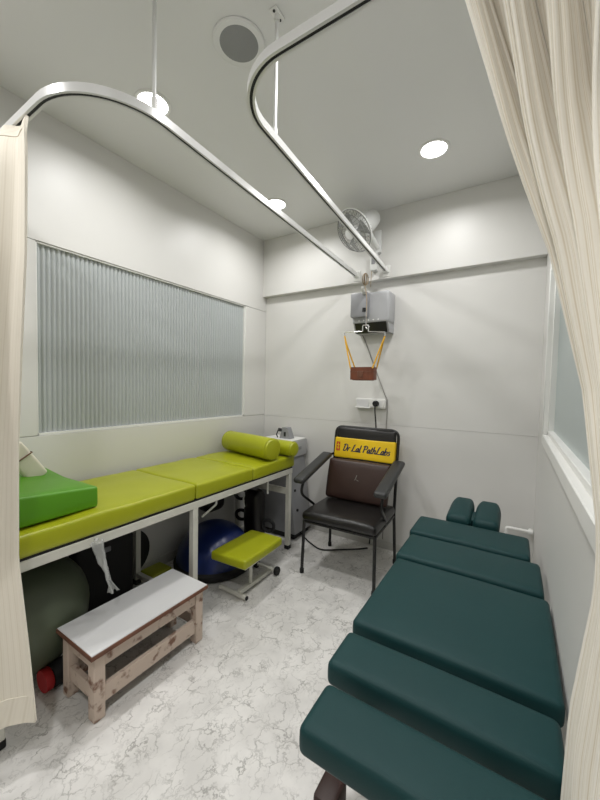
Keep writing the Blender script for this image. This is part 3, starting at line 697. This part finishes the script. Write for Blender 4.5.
# halter: open leather band
ring_o = []
def band(lo, hi, z0, z1, th, r):
    V = []; F = []; pts = []
    cx, cy, hx, hy = (lo[0]+hi[0])/2, (lo[1]+hi[1])/2, (hi[0]-lo[0])/2, (hi[1]-lo[1])/2
    for sx, sy, a0 in ((1, 1, 0), (-1, 1, 90), (-1, -1, 180), (1, -1, 270)):
        for k in range(5):
            a = radians(a0+22.5*k); pts.append((cx+sx*(hx-r), cy+sy*(hy-r), cos(a), sin(a)))
    n = len(pts)
    for rr, zz in ((r, z0), (r, z1), (r-th, z1), (r-th, z0)):
        for x, y, ca, sa in pts: V.append((x+ca*rr, y+sa*rr, zz))
    for j in range(4):
        for i in range(n): F.append((j*n+i, j*n+(i+1) % n, ((j+1) % 4)*n+(i+1) % n, ((j+1) % 4)*n+i))
    b = MB(); b.add(V, F); return b
obj('halter', band((-1.09, SYY-0.055), (-0.90, SYY+0.055), 1.405, 1.50, 0.012, 0.03), 'halter_leather', sl)
obj('halter_pad', cushion((-1.075, SYY-0.045, 1.40), (-0.915, SYY+0.045, 1.43), 0.012, 0.004, (5, 4)), 'halter_leather', sl)
obj('front_buckle', box((-1.02, SYY-0.062, 1.425), (-0.975, SYY-0.054, 1.47), 0.002, 1), 'edge_wood', sl)
obj('stitch_band', band((-1.092, SYY-0.057), (-0.898, SYY+0.057), 1.462, 1.468, 0.004, 0.032), 'edge_wood', sl)

# ------------------------------------------------------------------ wall fan
fn = thing('wall_fan', (-0.99, YBEAM, 2.5), 'small white wall fan with wire guard on the beam', 'fan')
ax_ = Vector((-0.40, -0.67, -0.62)).normalized(); fc = Vector((-1.085, 2.45, 2.525))
u_ = ax_.orthogonal().normalized(); v_ = ax_.cross(u_)
obj('wall_plate', box((-1.018, YBEAM-0.035, 2.43), (-0.962, YBEAM-0.0005, 2.61), 0.01, 2), 'fan_plastic', fn)
obj('switch_box', box((-1.045, YBEAM-0.05, 2.29), (-0.985, YBEAM-0.0005, 2.43), 0.01, 2), 'fan_plastic', fn)
obj('switch_slot', box((-1.03, YBEAM-0.054, 2.34), (-1.0, YBEAM-0.049, 2.40), 0.002, 1), 'grey_dark', fn)
obj('pull_cord', tube(smooth_path([(-1.03, YBEAM-0.04, 2.29), (-1.028, YBEAM-0.055, 2.22), (-1.034, YBEAM-0.05, 2.16)]), 0.0025, 6), 'rope', fn)
obj('neck', tube(smooth_path([(-0.99, YBEAM-0.03, 2.47), (-1.0, YBEAM-0.08, 2.50), fc-ax_*0.13]), 0.02, 10), 'fan_plastic', fn)
obj('motor_housing', lathe([(0.03, -0.25), (0.058, -0.24), (0.072, -0.20), (0.088, -0.10), (0.085, -0.045), (0.05, -0.035)], fc, ax_, 28), 'fan_plastic', fn)
obj('hub', lathe([(0.034, -0.03), (0.036, 0.03), (0.03, 0.045), (0.01, 0.05)], fc, ax_, 20), 'fan_plastic', fn)
for k in range(3):
    V = []; F = []; nr, na = 6, 7
    for i in range(nr+1):
        rr = lerp(0.03, 0.138, i/nr); spread = lerp(0.45, 0.85, (i/nr)**0.7)
        for j in range(na+1):
            a = 2*pi*k/3 + lerp(-spread/2, spread/2, j/na)*1.1 + 0.25*i/nr; hgt = lerp(-0.02, 0.022, j/na)
            V.append(fc + (u_*cos(a)+v_*sin(a))*rr + ax_*hgt)
    for i in range(nr):
        for j in range(na): a = i*(na+1)+j; F.append((a, a+1, a+na+2, a+na+1))
    b = MB(); b.add(V, F); o = obj('blade', b, 'fan_blade', fn, angle=180); s = o.modifiers.new('thickness', 'SOLIDIFY'); s.thickness = 0.002
RG = 0.158
wires = []
for hgt, rr in ((0.0, RG), (-0.012, RG), (0.034, RG*0.86), (0.05, RG*0.5)):
    wires.append(tube([fc+(u_*cos(2*pi*j/40)+v_*sin(2*pi*j/40))*rr+ax_*hgt for j in range(40)], 0.0028, 6, closed=True))
for k in range(30):
    a = 2*pi*k/30; d = u_*cos(a)+v_*sin(a); d2 = u_*cos(a+0.25)+v_*sin(a+0.25)
    wires.append(tube([fc+d*RG, fc+d*RG*0.86+ax_*0.034, fc+d2*RG*0.5+ax_*0.05, fc+d2*0.034+ax_*0.055], 0.0013, 4))
    wires.append(tube([fc+d*RG-ax_*0.012, fc+d*RG*0.85-ax_*0.045, fc+d*0.07-ax_*0.055], 0.0013, 4))
obj('guard', join(*wires), 'fan_wire', fn)
obj('guard_rim', tube([fc+(u_*cos(2*pi*j/48)+v_*sin(2*pi*j/48))*(RG+0.002)-ax_*0.006 for j in range(48)], 0.006, 8, closed=True), 'fan_plastic', fn)
obj('hub_badge', lathe([(0.038, 0.052), (0.038, 0.058), (0.02, 0.062)], fc, ax_, 24), 'fan_plastic', fn)

# ------------------------------------------------------------------ socket, plug and cables
so = thing('wall_socket', (-1.04, YB, 1.18), 'white double wall socket with a black plug above the chair', 'socket')
obj('back_box', box((-1.165, YB-0.04, 1.175), (-0.905, YB-0.0005, 1.255), 0.005, 2), 'white_frame', so)
obj('socket_plate', box((-1.035, YB-0.046, 1.185), (-0.912, YB-0.039, 1.248), 0.004, 1), 'white_frame', so)
obj('switch_plate', box((-1.155, YB-0.044, 1.185), (-1.045, YB-0.039, 1.248), 0.003, 1), 'laminate', so)
obj('ledge', box((-1.165, YB-0.055, 1.172), (-1.03, YB-0.039, 1.184), 0.003, 1), 'white_frame', so)
pg = thing('power_plug', (-0.965, YB-0.046, 1.21), 'black power plug and hanging cord in the wall socket', 'plug')
obj('plug_body', join(cyl((-0.975, YB-0.046, 1.215), 0.024, 0.04, (0, -1, 0), 16, 0.006)), 'black_rubber', pg)
obj('cord', tube(smooth_path([(-0.975, YB-0.075, 1.21), (-0.974, YB-0.085, 1.16), (-0.968, YB-0.07, 1.05), (-0.96, YB-0.05, 0.8), (-0.98, YB-0.04, 0.4), (-1.0, YB-0.05, 0.03)]), 0.006, 8), 'black_rubber', pg)
tag(obj('wall_cable', tube(smooth_path([(-1.13, YB-0.03, 1.80), (-1.11, YB-0.006, 1.75), (-1.02, YB-0.005, 1.53), (-0.925, YB-0.005, 1.30), (-0.898, YB-0.005, 1.22), (-0.90, YB-0.006, 1.0), (-0.905, YB-0.006, 0.6), (-0.9, YB-0.012, 0.08)]), 0.0045, 6), 'cable_grey'), 'thin grey cable running down the back wall from the traction box', 'cable')
tag(obj('floor_cable', tube(smooth_path([(-1.66, 2.60, 0.42), (-1.645, 2.58, 0.25), (-1.62, 2.60, 0.08), (-1.55, 2.58, 0.012), (-1.42, 2.50, 0.008), (-1.30, 2.46, 0.008), (-1.17, 2.55, 0.008), (-1.06, 2.64, 0.008), (-1.0, 2.70, 0.008)]), 0.006, 8), 'black_rubber'), 'black power cable trailing under the chair from the corner machine', 'cable')

# ------------------------------------------------------------------ corner machine
mc = thing('therapy_machine', (-1.8, 2.62, 0), 'grey upright therapy machine with a pale top in the far corner', 'machine')
MX0, MX1, MY0, MY1 = -1.99, -1.645, 2.44, 2.765
obj('head', box((MX0, MY0, 0.71), (MX1, MY1, 0.855), 0.012, 2), 'grey_shell', mc)
obj('top_plate', box((MX0+0.006, MY0+0.006, 0.855), (MX1-0.006, MY1-0.006, 0.864), 0.003, 1), 'white_frame', mc)
bb = box((MX0+0.03, MY0+0.03, 0.05), (MX1-0.025, MY1, 0.71), 0.015, 2)
for p in bb.v:
    if p.x > -1.8: p.x += 0.10*max(0, (0.6-p.z)/0.55)
obj('body', bb, 'grey_dark', mc)
obj('plinth', box((MX0+0.02, MY0+0.05, 0.0), (MX1+0.05, MY1-0.03, 0.05), 0.008, 1), 'black_rubber', mc)
for z in (0.42, 0.25): obj('knob', cyl((MX1-0.012+0.10*(0.6-z)/0.55-0.012, 2.54, z), 0.012, 0.014, (1, 0, 0), 12), 'black_rubber', mc)
obj('side_vent', box((MX1-0.001, 2.55, 0.77), (MX1+0.003, 2.66, 0.80), 0.001, 1), 'grey_dark', mc)
gd = thing('probe_holder', (-1.83, 2.60, 0.864), 'small grey slanted probe holder on the corner machine', 'holder')
obj('bracket', prism([(-1.835, 0.8645), (-1.715, 0.8645), (-1.755, 0.965), (-1.805, 0.965)], 0.07, 'xz', 2.58), 'grey_dark', gd)
obj('slot', box((-1.785, 2.574, 0.885), (-1.765, 2.582, 0.925), 0.002, 1), 'panel_black', gd)
obj('probe', join(tube([(-1.835, 2.565, 0.945), (-1.815, 2.60, 0.935)], 0.016, 12), tube([(-1.835, 2.56, 0.94), (-1.85, 2.555, 0.90), (-1.84, 2.56, 0.872)], 0.006, 8)), 'panel_black', gd)

# ------------------------------------------------------------------ things under the couch
tag(obj('exercise_ball', sphere((-1.905, 0.645, 0.268), 0.267), 'ball_grey'), 'large grey green exercise ball under the near end of the couch', 'ball')
fr = thing('foam_roller', (-1.72, 0.8, 0), 'black foam roller with a red end on the floor beside the stool', 'roller')
obj('roll', tube([(-1.685, 0.665, 0.05), (-1.695, 0.80, 0.05), (-1.70, 1.05, 0.05)], 0.05, 20), 'black_rubber', fr)
obj('red_end', lathe([(0.046, 0), (0.048, 0.004), (0.048, 0.026), (0.046, 0.03)], (-1.684, 0.664, 0.05), (0.05, -1, 0), 20), 'red', fr)
ca = thing('equipment_case', (-2.02, 1.13, 0), 'tall black case standing against the wall under the couch', 'case')
obj('shell', cushion((-2.122, 0.925, 0.0), (-2.022, 1.275, 0.58), 0.03, 0.0, (4, 8)), 'black_rubber', ca)
obj('latch', box((-2.024, 1.06, 0.34), (-2.014, 1.12, 0.37), 0.003, 1), 'grey_dark', ca)
tag(obj('balance_disc', lathe([(0.15, -0.012), (0.165, 0), (0.165, 0.012), (0.14, 0.022), (0.03, 0.028)], (-2.158, 1.30, 0.20), (1, 0, 0.0), 36), 'black_rubber'), 'round black disc leaning on the wall behind the couch leg', 'disc')
tag(obj('lime_pad', cushion((-2.165, 1.40, 0.0), (-2.02, 1.56, 0.045), 0.012, 0.002, (4, 4)), 'lime'), 'small lime pad on the floor beside the blue half ball', 'pad')
bo = thing('balance_ball', (-1.875, 1.82, 0), 'dark blue half ball with a black base under the couch', 'balance ball')
obj('base', lathe([(0.26, 0), (0.287, 0.012), (0.29, 0.05), (0.275, 0.065)], (-1.875, 1.82, 0), n=44), 'black_rubber', bo)
obj('dome', lathe([(0.272*cos(a), 0.06+0.26*sin(a)) for a in [pi/2*k/14 for k in range(14)]]+[(0.003, 0.32)], (-1.875, 1.82, 0), n=44), 'ball_blue', bo)
tag(obj('black_cushion', cushion((-2.16, 1.88, 0.315), (-2.0, 2.08, 0.52), 0.06, 0.02, (6, 6), 0.006, 12), 'black_vinyl'), 'black rounded cushion wedged behind the blue half ball', 'cushion')
bg = thing('strap_bag', (-1.93, 2.22, 0), 'upright black bag with loop handles under the far end of the couch', 'bag')
obj('body', cushion((-1.90, 2.15, 0.0), (-1.74, 2.29, 0.47), 0.05, 0.01, (6, 6), 0.012, 8), 'black_vinyl', bg)
def loop(c, rx, rz, r, parent, tilt=0.3):
    obj('handle', tube([Vector((c[0]+rx*cos(t)*cos(tilt), c[1]+rx*cos(t)*sin(tilt), c[2]+rz*sin(t))) for t in [2*pi*k/20 for k in range(20)]], r, 8, closed=True), 'black_rubber', parent)
loop((-1.955, 2.20, 0.42), 0.055, 0.045, 0.014, bg); loop((-1.945, 2.20, 0.24), 0.05, 0.04, 0.014, bg); loop((-1.69, 2.24, 0.19), 0.05, 0.045, 0.014, bg)
obj('buckle_strap', tube(smooth_path([(-1.87, 2.147, 0.44), (-1.875, 2.139, 0.40), (-1.86, 2.138, 0.34)]), 0.006, 6), 'white_frame', bg)
# clear plastic bag hanging from the couch rail
pb = thing('plastic_bag', (-1.535, 0.8, 0.6), 'twisted clear plastic bag hanging from the couch rail', 'bag')
V = []; F = []; nr, nc = 22, 10
for i in range(nr+1):
    t = i/nr; z = lerp(0.66, 0.40, t); cy = lerp(0.775, 0.85, t); wd = lerp(0.034, 0.015, min(1, t*1.4)) + 0.010*max(0, t-0.75)*4; tw = 3.0*t
    for j in range(nc+1):
        s = j/nc*2-1; k = 0.012*sin(5*s+3*t)+0.006*noise.noise(Vector((s*3, t*9, 2)))
        V.append((-1.522+0.012+wd*s*sin(tw)*0.5+k*cos(tw), cy+wd*s*cos(tw)+k*sin(tw), z+0.01*noise.noise(Vector((s*4, t*5, 7)))))
for i in range(nr):
    for j in range(nc): a = i*(nc+1)+j; F.append((a, a+1, a+nc+2, a+nc+1))
b = MB(); b.add(V, F); o = obj('film', b, 'plastic_film', pb, angle=180); s = o.modifiers.new('thickness', 'SOLIDIFY'); s.thickness = 0.001
obj('knot', sphere((-1.511, 0.776, 0.668), 0.009, 10, 8), 'plastic_film', pb)
